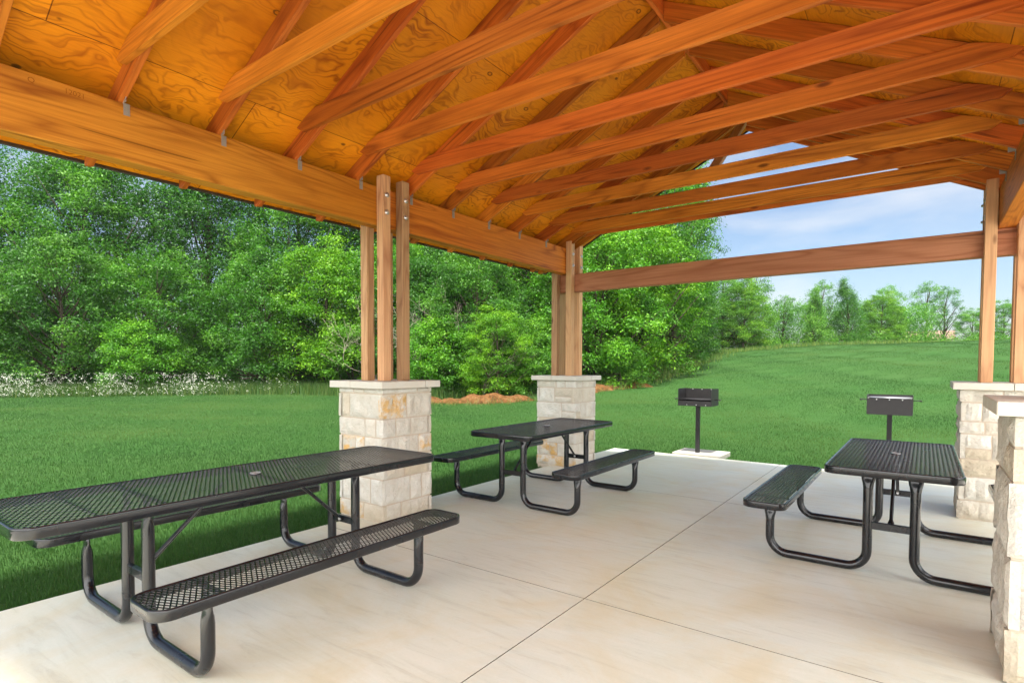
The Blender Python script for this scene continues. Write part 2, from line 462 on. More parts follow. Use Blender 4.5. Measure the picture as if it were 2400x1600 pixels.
ys_tr = [1.448 + .619 * k for k in range(-3, 9)] + [6.965, 7.185]
r0 = None
for y in ys_tr:
    for s in (-1, 1):
        if r0 is None:
            r0 = part(rafter_mesh(), 'rafter', M['rafter'], rafter_mat(s, y)); o = r0
        else:
            o = r0.copy(); COL.objects.link(o); o.parent = pav; o.matrix_local = W(rafter_mat(s, y))
c0 = None
for y in ys_tr:
    yc = y - .039
    mt = Matrix.Translation((XM, yc, 0))
    if c0 is None:
        b = MB(); b.prism(collar_prof(), -.019, .019, .002); c0 = part(b, 'collar_tie', M['rafter'], mt)
    else:
        o = c0.copy(); COL.objects.link(o); o.parent = pav; o.matrix_local = W(mt)
# diagonal gable brace from the ridge down to the collar ties
a0 = Vector((XM + .045, 6.93, zr(XM) - .02)); a1 = Vector((XM + .045, 5.80, ZCOL + .12))
d = a1 - a0
b = MB(); b.prism([(0, -.05), (d.length, -.05), (d.length + .04, .05), (0.03, .05)], -.02, .02, .002)
part(b, 'gable_brace', M['pale'], frame(a0, d, z=(1, 0, 0)), 'diagonal brace under the ridge with sunlight put into its pale colour')

# main beams
for x, inner in ((XA, 1), (XC, -1)):
    for (y0, y1) in ((-.3, YA - .002), (YA + .002, YB + .155)):
        b = MB(); b.box(-(y1 - y0) / 2, (y1 - y0) / 2, -.066, .066, ZB, ZT, bev=.005)
        bo = part(b, 'beam', M['beam'], frame((x, (y0 + y1) / 2, 0), (0, 1, 0), z=(0, 0, 1)))
        if x == XA and y0 < 1: beam0 = bo
# pencilled marks near the top of the left beam
def lettering(txt, size, parent, m4, name='pencil_mark'):
    cu = bpy.data.curves.new(name, 'FONT'); cu.body = txt; cu.size = size; cu.extrude = .0003
    tmp = bpy.data.objects.new(name, cu); COL.objects.link(tmp)
    me = bpy.data.meshes.new_from_object(tmp.evaluated_get(bpy.context.evaluated_depsgraph_get()))
    bpy.data.objects.remove(tmp); me.materials.clear()
    o = mesh_obj(name, me, M['ink'], parent); o.matrix_local = parent.matrix_local.inverted() @ W(m4)
    return o
m4 = Matrix(((0, 0, 1, XB + .0006), (1, 0, 0, .98), (0, 1, 0, ZT - .055), (0, 0, 0, 1)))
for k, (ch, dy) in enumerate((("Q", 0), ("12021", .17))): lettering(ch, .042, beam0, Matrix.Translation((0, dy, 0)) @ m4)
# tie beam
for y in (YB,):
    b = MB(); b.box(XA - .17 - XM, XC + .17 - XM, -.064, .064, 2.4947, 2.7465, bev=.005)
    part(b, 'tie_beam', M['tie'], Matrix.Translation((XM, y, 0)))

# posts: four to a pier, clasping the beam, through-bolted
def bolt(mb, p, ax):
    p = Vector(p); ax = Vector(ax)
    mb.tube([p, p + ax * .004, p + ax * .0041, p + ax * .018], [(.024, .024), (.024, .024), (.012, .012), (.012, .012)], 12)
PW = .046; PA = .1186
def pier_posts(cx, cy, gable=False):
    inn = 1 if cx < XM else -1
    for sx in (-1, 1):
        for sy in (-1, 1):
            inner = sx == inn
            top = 3.20 if inner else 2.93
            b = MB(); b.box(1.292, top, -PW, PW, -PW, PW, bev=.004)
            o = part(b, 'post', M['post'], frame((cx + sx * PA, cy + sy * PA, 0), (0, 0, 1), z=(1, 0, 0)))
            # local axes: x up, z = world x, y = world y
            spots = []
            if inner: spots += [((z, 0, inn * PW), (0, 0, inn)) for z in (2.86, 3.02)]
            if sy < 0 and gable: spots += [((z, -PW, 0), (0, -1, 0)) for z in (2.56, 2.67)]
            for p, ax in spots:
                bb = MB(); bolt(bb, p, ax); bb.build('bolt', M['zinc'], o)
for cx, cy, gb in ((XA, YA, False), (XA, YB, True), (XC, YB, True), (.6395, YA, False)):
    pier_posts(cx, cy, gb)

# stone piers
def noise3(p): 
    return (math.sin(p[0] * 31.7 + p[1] * 17.3 + 1.1) * math.sin(p[1] * 27.1 + p[2] * 41.9 + .4) + math.sin(p[2] * 23.3 - p[0] * 19.7 + 2.2) * math.sin(p[0] * 47.0 + p[2] * 13.0)) * .5
def stone_block(verts, faces, u0, u1, z0, z1, face, h, jut, rr):
    """one rock-faced stone on face 0..3 of a square pier of half width h"""
    nu = max(3, int((u1 - u0) / .022)); nz = max(3, int((z1 - z0) / .022))
    base = len(verts); ph = rr.random() * 50
    pts = {}
    def put(u, z, d):
        if face == 0: p = (u, -h - d, z)
        elif face == 1: p = (h + d, u, z)
        elif face == 2: p = (-u, h + d, z)
        else: p = (-h - d, -u, z)
        verts.append(p); return len(verts) - 1
    grid = []
    for i in range(nu + 1):
        row = []
        for j in range(nz + 1):
            u = u0 + (u1 - u0) * i / nu; z = z0 + (z1 - z0) * j / nz
            e = min(min(i, nu - i) / 2.0, min(j, nz - j) / 2.0, 1)
            du = .005 * noise3((z * .6 + ph, i * .0, ph)) if 0 < j < nz else 0
            d = jut * (math.sqrt(e) * .8 + .2) + (.015 * noise3((u * .75 + ph, z * .75, ph * .7)) + .006 * noise3((u * 2.1 + ph, z * 2.3, ph))) * e
            if i in (0, nu): u += (.004 * noise3((ph, z, u)))
            if j in (0, nz): z += (.003 * noise3((u, ph, z)))
            row.append(put(u + du, z, d))
        grid.append(row)
    for i in range(nu):
        for j in range(nz):
            faces.append((grid[i][j], grid[i + 1][j], grid[i + 1][j + 1], grid[i][j + 1]))
    # sides back into the wall
    ring = [grid[i][0] for i in range(nu + 1)] + [grid[nu][j] for j in range(1, nz + 1)] + [grid[i][nz] for i in range(nu - 1, -1, -1)] + [grid[0][j] for j in range(nz - 1, 0, -1)]
    back = []
    for k in ring:
        x, y, z = verts[k]
        if face == 0: q = (x, -h + .035, z)
        elif face == 1: q = (h - .035, y, z)
        elif face == 2: q = (x, h - .035, z)
        else: q = (-h + .035, y, z)
        verts.append(q); back.append(len(verts) - 1)
    n = len(ring)
    for k in range(n):
        faces.append((ring[k], back[k], back[(k + 1) % n], ring[(k + 1) % n]))
def pier(cx, cy, seed, courses, golds=()):
    rr = random.Random(seed); rn_, gd_ = [], []
    ztop = 1.2915 - .0639; h = .3177 - .016
    b = MB(); b.box(-h, h, -h, h, -.2, ztop - .001)
    po = b.build('stone_pier', M['mortar'], pav, W(Matrix.Translation((cx, cy, 0))))
    verts, faces = [], []
    tot = sum(courses); z = 0.004; mg = .0065
    for ci, c in enumerate(courses):
        z1 = z + c / tot * (ztop - .006)
        for f in range(4):
            full = (ci + f) % 2 == 0
            lo, hi = (-h - .014, h + .014) if full else (-h + .028, h - .028)
            if c < .09: nst = rr.choice((2, 3))
            else: nst = rr.choice((1, 2, 2, 2, 3)) if c > .2 else rr.choice((2, 2, 3))
            cuts = sorted(rr.uniform(.18, .82) for _ in range(nst - 1))
            if nst == 3 and cuts[1] - cuts[0] < .18: cuts[1] = min(.86, cuts[0] + .24)
            e = [0] + cuts + [1]
            for a, bq in zip(e, e[1:]):
                u0 = lo + (hi - lo) * a + (mg if a > 0 else 0); u1 = lo + (hi - lo) * bq - (mg if bq < 1 else 0)
                parts = [(z, z1)]
                if c > .19 and u1 - u0 < .3 and rr.random() < .3:
                    zm = z + (z1 - z) * rr.uniform(.4, .6); parts = [(z, zm), (zm, z1)]
                for (p, q) in parts:
                    stone_block(verts, faces, u0, u1, p + mg, q - mg, f, h, .016 + rr.uniform(-.003, .004), rr)
                    kk = len(verts) - len(rn_); rn_ += [rr.random()] * kk
                    gd_ += [1.0 if any(ci == g_[0] and f == g_[1] and g_[2] <= ((u0 + u1) / 2 - lo) / (hi - lo) <= g_[3] for g_ in golds) else 0.0] * kk
        z = z1
    me = bpy.data.meshes.new('stone_course'); me.from_pydata(verts, [], faces); me.update()
    for nm_, arr_ in (('rnd', rn_), ('gold', gd_)):
        at_ = me.attributes.new(nm_, 'FLOAT', 'POINT'); at_.data.foreach_set('value', np.array(arr_, np.float32))
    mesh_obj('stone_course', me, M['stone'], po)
    # cap of jointed flat stones
    hc = .374; b = MB(); j = .0025
    rr2 = random.Random(seed + 5); c1 = rr2.uniform(-.12, .12); c2 = rr2.uniform(-.1, .1)
    for (x0, x1, y0, y1) in ((-hc, c1 - j, -hc, c2 - j), (c1 + j, hc, -hc, c2 - j + .08), (-hc, c1 - j, c2 + j, hc), (c1 + j, hc, c2 + j + .08, hc)):
        b.box(x0, x1, y0, y1, 1.2915 - .0639, 1.2915, bev=.004)
    b.build('cap_slab', M['cap'], po)
    return po
pier(XA, YA, 3, [.13, .195, .165, .15, .14, .19, .04], ((5, 1, 0, .5), (3, 1, .4, 1), (3, 0, .1, .5), (0, 0, 0, .4), (1, 0, 0, .3)))
pier(XA, YB, 11, [.14, .18, .14, .20, .22, .20, .10], ((0, 0, 0, 1), (1, 0, 0, .6), (2, 0, 0, .4)))
pier(XC, YB, 21, [.15, .19, .14, .20, .10, .15, .10])
pier(.6395, YA, 31, [.20, .26, .28, .24])

# galvanised rafter clips at the beam
clip0 = None
for y in ys_tr[3:12]:
    for s, xb in ((-1, XB), (1, XC - .066)):
        m4 = Matrix.Translation((xb + (.003 if s < 0 else -.003), y + .026, ZT))
        if s > 0: m4 = m4 @ Matrix.Rotation(math.pi, 4, 'Z')
        if clip0 is None:
            b = MB(); b.box(-.0015, .0015, -.018, .018, -.075, .0); b.box(-.0015, .045, -.020, -.017, -.005, .065)
            for z in (-.06, -.035, -.012):
                b.tube([(.001, -.006 if z > -.05 else .007, z), (.005, -.006 if z > -.05 else .007, z)], .005, 8)
            clip0 = part(b, 'rafter_clip', M['dull'], m4)
        else:
            o = clip0.copy(); COL.objects.link(o); o.parent = pav; o.matrix_local = W(m4)

# ------------------------------------------------------------------ picnic tables
def in_round(x, y, hx, hy, r):
    dx = np.maximum(np.abs(x) - (hx - r), 0); dy = np.maximum(np.abs(y) - (hy - r), 0)
    return (np.abs(x) <= hx) & (np.abs(y) <= hy) & (dx * dx + dy * dy <= r * r + 1e-9)
def lattice(hx, hy, r, z, name, mat, parent, hole=0):
    """expanded metal: diamond strands"""
    a, c = .0250, .0508      # short way along y, long way along x
    ni = int(2 * hx / c) + 4; nj = int(2 * hy / a) + 4
    I, J = np.meshgrid(np.arange(-ni // 2 - 2, ni // 2 + 3), np.arange(-nj // 2 - 2, nj // 2 + 3), indexing='ij')
    px = (I * c).ravel(); py = (J * a).ravel()
    segs = []
    for sx in (-1, 1):
        for sy in (-1, 1):
            segs.append(np.stack([px, py, px + sx * c / 2, py + sy * a / 2], -1))
    S = np.concatenate(segs)
    mx = (S[:, 0] + S[:, 2]) / 2; my = (S[:, 1] + S[:, 3]) / 2
    keep = in_round(mx, my, hx - .004, hy - .004, r)
    if hole: keep &= mx * mx + my * my > hole * hole
    S = S[keep]
    d = S[:, 2:] - S[:, :2]; L = np.hypot(d[:, 0], d[:, 1])[:, None]; t = d / L
    nrm = np.stack([-t[:, 1], t[:, 0]], -1)
    w, hh = .0033, .0026
    V = []
    for (e, base) in ((0, S[:, :2] - t * .001), (1, S[:, 2:] + t * .001)):
        for (q, zz) in ((-1, -hh / 2), (1, -hh / 2), (1, hh / 2), (-1, hh / 2)):
            V.append(np.concatenate([base + nrm * (w * q), np.full((len(S), 1), z + zz)], 1))
    V = np.stack(V, 1).reshape(-1, 3)
    o = np.arange(len(S))[:, None] * 8
    Fq = np.concatenate([o + np.array(q) for q in ((0, 1, 5, 4), (1, 2, 6, 5), (2, 3, 7, 6), (3, 0, 4, 7))])
    return mesh_obj(name, np_mesh(name, V, Fq), mat, parent)
def rim(hx, hy, r, zt, depth, name, mat, parent):
    b = MB(); n = 9
    def loop(ins, z):
        out = []; rr = max(r - ins, .004)
        for (cx, cy, a0) in ((hx - r, hy - r, 0), (-(hx - r), hy - r, 90), (-(hx - r), -(hy - r), 180), (hx - r, -(hy - r), 270)):
            for k in range(n):
                q = R(a0 + 90 * k / (n - 1)); out.append(b.bm.verts.new((cx + rr * math.cos(q), cy + rr * math.sin(q), z)))
        return out
    prof = [(.016, zt - .008), (.014, zt - .001), (.006, zt), (.0015, zt - .002), (0, zt - .007), (0, zt - depth + .004), (.003, zt - depth), (.007, zt - depth), (.007, zt - .010), (.016, zt - .010)]
    rings = [loop(i, z) for i, z in prof]
    for k in range(len(rings)):
        r0_, r1_ = rings[k], rings[(k + 1) % len(rings)]
        m_ = len(r0_)
        for i in range(m_):
            f = b.bm.faces.new((r0_[i], r0_[(i + 1) % m_], r1_[(i + 1) % m_], r1_[i])); f.smooth = True
    return b.build(name, mat, parent)

ZTOP, ZSEAT = .768, .457
def leg_loop(sx, y):
    pts, rad = [], []
    xi, xo, rt, Rb = .135, .765, .0305, .125
    def add(x, z, a=rt, b_=rt): pts.append((sx * x, y, z)); rad.append((a, b_))
    zt = ZTOP - .012
    for dz, a, b_ in ((0, .044, .011), (.085, .043, .012), (.105, .040, .018), (.125, .035, .026), (.16, rt, rt)):
        add(xi, zt - dz, a, b_)
    add(xi, rt + Rb + .1)
    for k in range(9):
        q = math.pi / 2 * k / 8; add(xi + Rb - Rb * math.cos(q), rt + Rb - Rb * math.sin(q))
    for k in range(9):
        q = math.pi / 2 * k / 8; add(xo - Rb + Rb * math.sin(q), rt + Rb - Rb * math.cos(q))
    zs = ZSEAT - .012
    for dz, a, b_ in ((.17, rt, rt), (.135, .035, .026), (.115, .040, .018), (.095, .043, .012), (0, .044, .011)):
        add(xo, zs - dz, a, b_)
    return MB().tube(pts, rad, 16, nrm=(0, 1, 0))
def picnic_table(loc, L, label):
    root = empty('picnic_table', loc)
    tag(root, label, 'picnic table', 'black mesh picnic tables')
    hw = .385
    tp = lattice(hw - .012, L / 2 - .012, .07, ZTOP - .004, 'tabletop', M['mesh'], root, hole=.03)
    rim(hw, L / 2, .082, ZTOP, .052, 'rim', M['black'], tp)
    b = MB(); b.tube([(0, 0, ZTOP - .012), (0, 0, ZTOP + .002)], .034, 20)
    b.build('umbrella_hole_cover', M['iron'], tp)
    b = MB(); b.tube([(.03 * math.cos(q), .03 * math.sin(q), ZTOP + .003) for q in (2 * math.pi * k / 20 for k in range(21))], .0025, 6, nrm=(0, 0, 1)); b.build('umbrella_hole_ring', M['zinc'], tp)
    cross = [(-.655, .019), (0, .019), (.655, .019)] + ([(-L / 2 + .3, .006), (L / 2 - .3, .006)] if L > 2 else [])
    for y, hwid in cross:
        b = MB(); b.box(-hw + .012, hw - .012, y - hwid, y + hwid, ZTOP - .016, ZTOP - .0078); b.build('top_support', M['black'], tp)
    for sx in (-1, 1):
        st = lattice(.15 - .012, .93 - .012, .07, ZSEAT - .004, 'seat', M['mesh'], root); st.location = (sx * .765, 0, 0)
        rim(.15, .93, .08, ZSEAT, .05, 'rim', M['black'], st)
        for y in (-.655, .655):
            b = MB(); b.box(-.138, .138, y - .019, y + .019, ZSEAT - .016, ZSEAT - .0085); b.build('seat_support', M['black'], st)
    for y in (-.655, .655):
        for sx in (-1, 1):
            leg_loop(sx, y).build('leg', M['black'], root)
        b = MB(); b.box(-.113, .113, y - .014, y + .014, .315, .365, bev=.003); cb = b.build('crossbar', M['black'], root)
        s = -1 if y > 0 else 1
        b = MB(); p0 = Vector((0, y + s * .024, .345)); p1 = Vector((0, y + s * .46, ZTOP - .022)); dd = (p1 - p0)
        b.tube([p0 - dd * .04, p0 + dd * .04, p0 + dd * .09, p0 + dd * .9, p0 + dd * .95, p1], [(.02, .004), (.02, .005), (.012, .012), (.012, .012), (.02, .005), (.02, .004)], 12, nrm=(0, -dd.z, dd.y) )
        br = b.build('brace', M['black'], root)
        b = MB(); b.tube([p0 + Vector((0, s * .002, 0)), p0 + Vector((0, s * .016, 0))], .011, 6); b.build('bolt', M['zinc'], br)
    return root
t1 = picnic_table((-3.345, 1.85, 0), 2.47, 'black mesh picnic table nearest the camera, its top longer than its benches')
t2 = picnic_table((-3.385, 5.27, 0), 1.83, 'black mesh picnic table standing beside the far corner pier by the lawn')
t3 = copy_tree(t2); t3.location = (-.160, 5.26, 0)
t3['label'] = 'black mesh picnic table on its own by the right-hand stone piers, seen end on'

# ------------------------------------------------------------------ charcoal grills
def grill(loc, back, label):
    root = empty('charcoal_grill', loc, 0 if not back else math.pi)
    tag(root, label, 'grill', 'pedestal charcoal grills')
    b = MB(); b.box(-.03, .03, -.03, .03, -.12, .77, bev=.004); b.build('pole', M['iron'], root)
    w, d0, d1, z0, z1 = .262, -.19, .19, .765, 1.035; t = .004
    b = MB()
    b.box(-w, w, d0, d1, z0, z0 + .006)                     # bottom
    b.box(-w, w, d1 - t, d1, z0 + .006, z1 - (.045 if back else 0))   # panel on local +y
    b.box(-w, w, d0, d0 + t, z0 + .006, z1 if back else z0 + .08)     # panel or low lip on local -y
    fb = b.build('firebox', M['iron'], root)
    for s in (-1, 1):
        b = MB(); x = s * w
        b.prism([(d0, z0 + .002), (d1, z0 + .002), (d1, z1 + .004), (d0, z1 + .004)], -t / 2, t / 2, 0, Matrix.Translation((x + s * .0025, 0, 0)) @ Matrix.Rotation(R(90), 4, 'Z'))
        sp = b.build('side_plate', M['iron'], root)
        b = MB()
        for yy in (-.11, .09):
            for k in range(5):
                z = z0 + .1 + k * .034
                b.box(x + s * .0048, x + s * .0062, yy - .008, yy + .008, z, z + .02)
        b.build('height_slot', M['drip'], sp)
    b = MB(); zg = z1 - .035 if back else z0 + .105
    for k in range(18):
        y = d0 + .015 + k * (d1 - d0 - .03) / 17
        b.tube([(-w + .006, y, zg), (w - .006, y, zg)], .0045, 6)
    for x in (-w + .012, w - .012): b.tube([(x, d0 + .01, zg - .004), (x, d1 - .01, zg - .004)], .006, 6)
    b.build('grate', M['zinc'] if back else M['iron'], root)
    for s in (-1, 1):
        zh = z0 + .2 if back else zg
        b = MB(); b.tube([(s * (w - .02), -.03, zh - .004), (s * (w + .07), -.03, zh), (s * (w + .1), -.032, zh - .006)], [(.006, .006), (.007, .007), (.011, .011)], 8)
        b.tube([(s * (w + .08), -.031, zh - .002), (s * (w + .105), -.032, zh - .007)], .012, 10)
        b.build('handle', M['iron'], root)
    b = MB()
    for x in (-.15, 0, .15):
        b.tube([(x, d1 - t - .006, z1 - (.057 if back else .012)), (x, d1 + .006, z1 - (.057 if back else .012))], .008, 8)
        b.tube([(x + .03, d0 - .006, z0 + .02), (x + .03, d0, z0 + .02)], .007, 8)
    b.build('rivet', M['zinc'], root)
    return root
GP = (-2.94, 9.10)
b = MB(); b.box(-3.29, -2.53, SY1 + .006, 9.50, -.2, .03, bev=.006)
tag(b.build('grill_pad', M['pad']), 'small square concrete pad under the open-fronted grill at the slab edge', 'pad')
grill((GP[0], GP[1], .03), False, 'black pedestal grill with its open front facing the slab, on a concrete pad')
grill((-.378, 9.55, 0), True, 'black pedestal grill showing its closed back, behind the right-hand table')

# ------------------------------------------------------------------ vegetation
def leaf_cloud(centres, radii, nleaf, size, rg, up=.55, clump_tint=None, squash=.75, droop=0):
    """leaves scattered in clumps; returns verts, faces, rnd"""
    n = int(nleaf.sum()) if hasattr(nleaf, 'sum') else nleaf * len(centres)
    per = nleaf if hasattr(nleaf, 'sum') else np.full(len(centres), nleaf)
    ci = np.repeat(np.arange(len(centres)), per)
    dr = rg.normal(size=(n, 3)); dr /= np.linalg.norm(dr, axis=1)[:, None]
    rad = rg.random(n) ** .55
    P = centres[ci] + dr * (rad * radii[ci])[:, None] * np.array([1, 1, squash])
    P[:, 2] -= droop * rad * radii[ci]
    P = P + rg.normal(size=(n, 3)) * (.16 * radii[ci] * (rg.random(n) < .5))[:, None] * 2.2
    nor = dr * .8 + rg.normal(size=(n, 3)) * .55 + np.array([0, 0, up]); nor /= np.linalg.norm(nor, axis=1)[:, None]
    ax = np.cross(nor, rg.normal(size=(n, 3))); ax /= np.linalg.norm(ax, axis=1)[:, None] + 1e-9
    bx = np.cross(nor, ax)
    s = size * (.6 + .8 * rg.random(n))[:, None]
    w = .42
    V = np.stack([P - ax * s * .5, P + bx * s * w * .5 + nor * s * .08, P + ax * s * .5 - nor * s * .1, P - bx * s * w * .5 + nor * s * .08], 1).reshape(-1, 3)
    Fq = np.arange(n * 4).reshape(-1, 4)
    ct = (clump_tint if clump_tint is not None else rg.random(len(centres)))[ci]
    rnd = np.clip(.55 * ct + .45 * rg.random(n), 0, 1)
    return V, Fq, np.repeat(rnd, 4)

def limb_tree(rg, height, radius, base, ncl, spread=1.0, top_heavy=.5, cl_r=(.5, .9), shape='round'):
    """branch skeleton; returns tube list and clump centres"""
    tubes = []; cents = []; rads = []
    lean = rg.normal(size=2) * .03 * height
    def trunk_pt(t):
        return np.array([lean[0] * t * t + .08 * math.sin(3 * t * height * .4), lean[1] * t * t + .08 * math.cos(2.3 * t * height * .4), height * .9 * t])
    tr = .016 * height + .03
    tubes.append([(trunk_pt(t), tr * (1 - .85 * t) ** .9) for t in np.linspace(0, 1, 9)])
    for i in range(ncl):
        f = (i + rg.random()) / ncl
        zf = base + (1 - base) * f ** (.85)
        if shape == 'cone': rr = radius * (1.02 - (zf - base) / (1 - base)) ** .8
        elif shape == 'column': rr = radius * (1 - ((zf - base) / (1 - base)) ** 3) ** .5
        else:
            u = (zf - base) / (1 - base); rr = radius * math.sqrt(max(.04, 1 - ((u - .42) / (.60 if u > .42 else .75)) ** 2))
        a = rg.random() * 2 * math.pi + i * 2.4
        q = rr * (.35 + .65 * rg.random() ** .5)
        c = trunk_pt(min(1, zf)) + np.array([math.cos(a) * q, math.sin(a) * q, height * .06 + rg.normal() * .25])
        cents.append(c); rads.append(rg.uniform(*cl_r))
        if i % 5 == 0:
            t0 = max(.12, zf - .16 * (1 + q / radius)); s = trunk_pt(t0)
            mid = (s + c) / 2 + np.array([0, 0, -.12 * q]) + rg.normal(size=3) * .1
            rb = tr * (1 - .85 * t0) * .45
            tubes.append([(s, rb), (mid, rb * .6), (c, rb * .2)])
    return tubes, np.array(cents), np.array(rads)

def trunk_mesh(tubes):
    b = MB()
    for t in tubes: b.tube([p for p, r in t], [(r, r) for p, r in t], 7)
    me = bpy.data.meshes.new('trunk'); b.bm.to_mesh(me); b.bm.free(); return me

def make_kind(seed, leaves, size, **kw):
    rg = np.random.default_rng(seed)
    extra = {k: kw.pop(k) for k in ('up', 'squash', 'droop') if k in kw}
    tubes, c, r = limb_tree(rg, **kw)
    per = np.maximum(20, (leaves * (r ** 2) / (r ** 2).sum())).astype(int)
    V, Fq, rn = leaf_cloud(c, r, per, size, rg, **extra)
    tm = trunk_mesh(tubes); tm.materials.append(M['bark'])
    cm = np_mesh('crown', V, Fq, {'rnd': rn}); cm.materials.append(M['leaf'])
    return tm, cm
KINDS = {
 'broad':  make_kind(1, 48000, .125, height=11, radius=3.6, base=.05, ncl=260, cl_r=(.40, .80), squash=.5, up=.8),
 'tall':   make_kind(2, 44000, .13, height=13, radius=3.0, base=.08, ncl=260, cl_r=(.40, .75), squash=.5, up=.8),
 'bush':   make_kind(3, 20000, .105, height=3.4, radius=1.9, base=.0, ncl=110, cl_r=(.28, .5), up=.9, squash=.5),
 'small':  make_kind(4, 36000, .11, height=6.5, radius=2.5, base=.03, ncl=200, cl_r=(.32, .62), up=.9, squash=.36, droop=.15),
 'airy':   make_kind(5, 8000, .13, height=9.5, radius=2.2, base=.28, ncl=100, cl_r=(.3, .6), squash=.6),
 'cedar':  make_kind(6, 18000, .10, height=6, radius=1.8, base=.02, ncl=150, cl_r=(.3, .5), shape='cone', squash=1),
 'willow': make_kind(7, 42000, .125, height=7.5, radius=2.9, base=.02, ncl=210, cl_r=(.36, .66), droop=.45, squash=.6),
}
def tree(kind, x, y, s, tint, label, name='tree', cat='tree', group=None, rz=None):
    root = empty(name, (x, y, float(hgt(x, y)) - .05), rz if rz is not None else random.uniform(0, 6.28), s)
    tag(root, label, cat, group)
    tm, cm = KINDS[kind]
    mesh_obj('trunk', tm, None, root)
    c = mesh_obj('crown', cm, None, root); c.color = (*tint, 1)
    return root
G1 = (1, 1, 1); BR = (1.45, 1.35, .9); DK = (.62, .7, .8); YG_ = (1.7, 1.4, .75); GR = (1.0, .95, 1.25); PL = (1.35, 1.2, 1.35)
NW = 'trees of the wood edge beyond the lawn'
# wood edge, back row: (kind, x, y, scale, tint, label)
#TREES_BEGIN
HZ = (1.5, 1.3, 2.2); HD = (1.1, 1.05, 1.7); HP = (2.0, 1.6, 2.6); HB = (1.9, 1.45, 1.4)  # hill tree tints, paled to put distance haze into the leaf colour
HR = 'trees along the top of the grassy hill'
tree('tall', -46, 5, 1.2, DK, 'tall dark tree partly cut off by the left edge of the view', group=NW)
tree('broad', -42.5, 12.5, 1.35, G1, 'broad tall tree at far left reaching the eave, flecks of sky in its crown', group=NW)
tree('tall', -39, 18.5, 1.2, DK, 'tall dark tree rising to the eave behind the middle of the flower strip', group=NW)
tree('broad', -35, 22.5, 1.35, G1, 'wide mid green tree under the eave left of the bolted middle posts', group=NW)
tree('tall', -30.5, 25.5, 1.15, DK, 'tall dark tree directly behind the middle pier posts', group=NW)
tree('broad', -26, 27, 1.25, BR, 'light green broad tree just right of the middle pier posts, under the beam', group=NW)
tree('broad', -21, 26, 1.15, DK, 'dark broad tree high up between the two left-hand piers', group=NW)
tree('tall', -18, 27, 1.05, G1, 'tall tree immediately left of the far corner posts', group=NW)
tree('broad', -17, 33, 1.2, G1, 'big tree rising just right of the far corner posts, behind brighter foliage', group=NW)
tree('tall', -16.3, 37.8, 1.45, BR, 'very tall light green tree reaching up into the gable opening', group=NW)
tree('tall', -17.6, 46.7, 1.35, G1, 'farthest tall tree, only its upper leaves showing through the gable', group=NW)
tree('small', -37.5, 5.5, 1.2, PL, 'pale layered small tree at the left margin beside the flowers', group=NW)
tree('willow', -35.6, 9.5, 1.1, GR, 'drooping grey-green tree behind the left end of the white flowers', group=NW)
tree('small', -33.2, 13.0, 1.15, G1, 'layered mid green small tree above the thickest white flowers', group=NW)
tree('bush', -31.6, 11.6, 1.0, BR, 'low light green bush rising out of the white flowers', 'bush', 'bush', NW)
tree('willow', -29.8, 17.0, 1.05, G1, 'drooping green tree at the right end of the flower strip', group=NW)
tree('small', -27.6, 19.4, 1.3, YG_, 'vivid yellow-green layered tree left of the middle pier', group=NW)
tree('bush', -25.4, 19.6, 1.2, YG_, 'vivid yellow-green bush peeping out left of the middle pier cap', 'bush', 'bush', NW)
tree('willow', -24.2, 22.0, 1.15, BR, 'light drooping tree right behind the right post of the middle pier', group=NW)
tree('small', -21.8, 21.4, 1.15, DK, 'dark layered small tree at the left of the gap between the left piers', group=NW)
tree('willow', -19.6, 22.0, 1.05, DK, 'dark drooping tree in the centre of the gap between the left piers', group=NW)
tree('bush', -17.8, 18.6, 1.0, BR, 'light green bush behind the left end of the red dirt mound', 'bush', 'bush', NW)
tree('small', -17.0, 20.4, 1.05, GR, 'grey-green layered tree above the red dirt mound', group=NW)
tree('small', -14.6, 18.8, 0.6, YG_, 'bright small sapling in front of the dark trees between the left piers', group=NW)
tree('bush', -15.0, 21.2, 0.95, PL, 'pale bush touching the left side of the far corner pier', 'bush', 'bush', NW)
tree('willow', -13.3, 25.2, 1.15, BR, 'light drooping bushy tree right of the far corner pier, down to the ground', group=NW)
tree('small', -12.6, 28.5, 1.35, YG_, 'vivid yellow-green layered tree crossing the tie beam', group=NW)
tree('broad', -13.6, 33.5, 0.85, G1, 'round mid green tree behind the yellow-green one at the tie beam', group=NW)
tree('airy', -12.6, 34.0, 1.15, G1, 'thin airy tree against the sky at the right end of the near wood', group=NW)
tree('bush', -11.6, 24.6, 0.65, PL, 'small pale shrub spilling onto the lawn above the brown dirt strip', 'bush', 'bush', NW)
tree('willow', -14.6, 40, 0.95, GR, 'grey-green drooping tree under the tie beam where the lawn climbs', group=NW)
tree('small', -15.3, 45, 1.1, G1, 'layered tree under the tie beam, last of the wood before the hill', group=NW)
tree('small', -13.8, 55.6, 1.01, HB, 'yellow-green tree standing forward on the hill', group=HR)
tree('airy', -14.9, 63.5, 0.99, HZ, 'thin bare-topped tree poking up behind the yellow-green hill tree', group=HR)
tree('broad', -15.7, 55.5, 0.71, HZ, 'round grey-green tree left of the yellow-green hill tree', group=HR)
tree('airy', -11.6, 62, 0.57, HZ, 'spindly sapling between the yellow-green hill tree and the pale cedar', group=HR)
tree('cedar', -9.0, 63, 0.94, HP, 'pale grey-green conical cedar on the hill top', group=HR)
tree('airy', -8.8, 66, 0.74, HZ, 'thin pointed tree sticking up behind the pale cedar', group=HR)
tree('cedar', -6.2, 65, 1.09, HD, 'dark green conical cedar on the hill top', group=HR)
tree('small', -3.6, 68, 0.85, HB, 'light green round tree right of the dark cedar', group=HR)
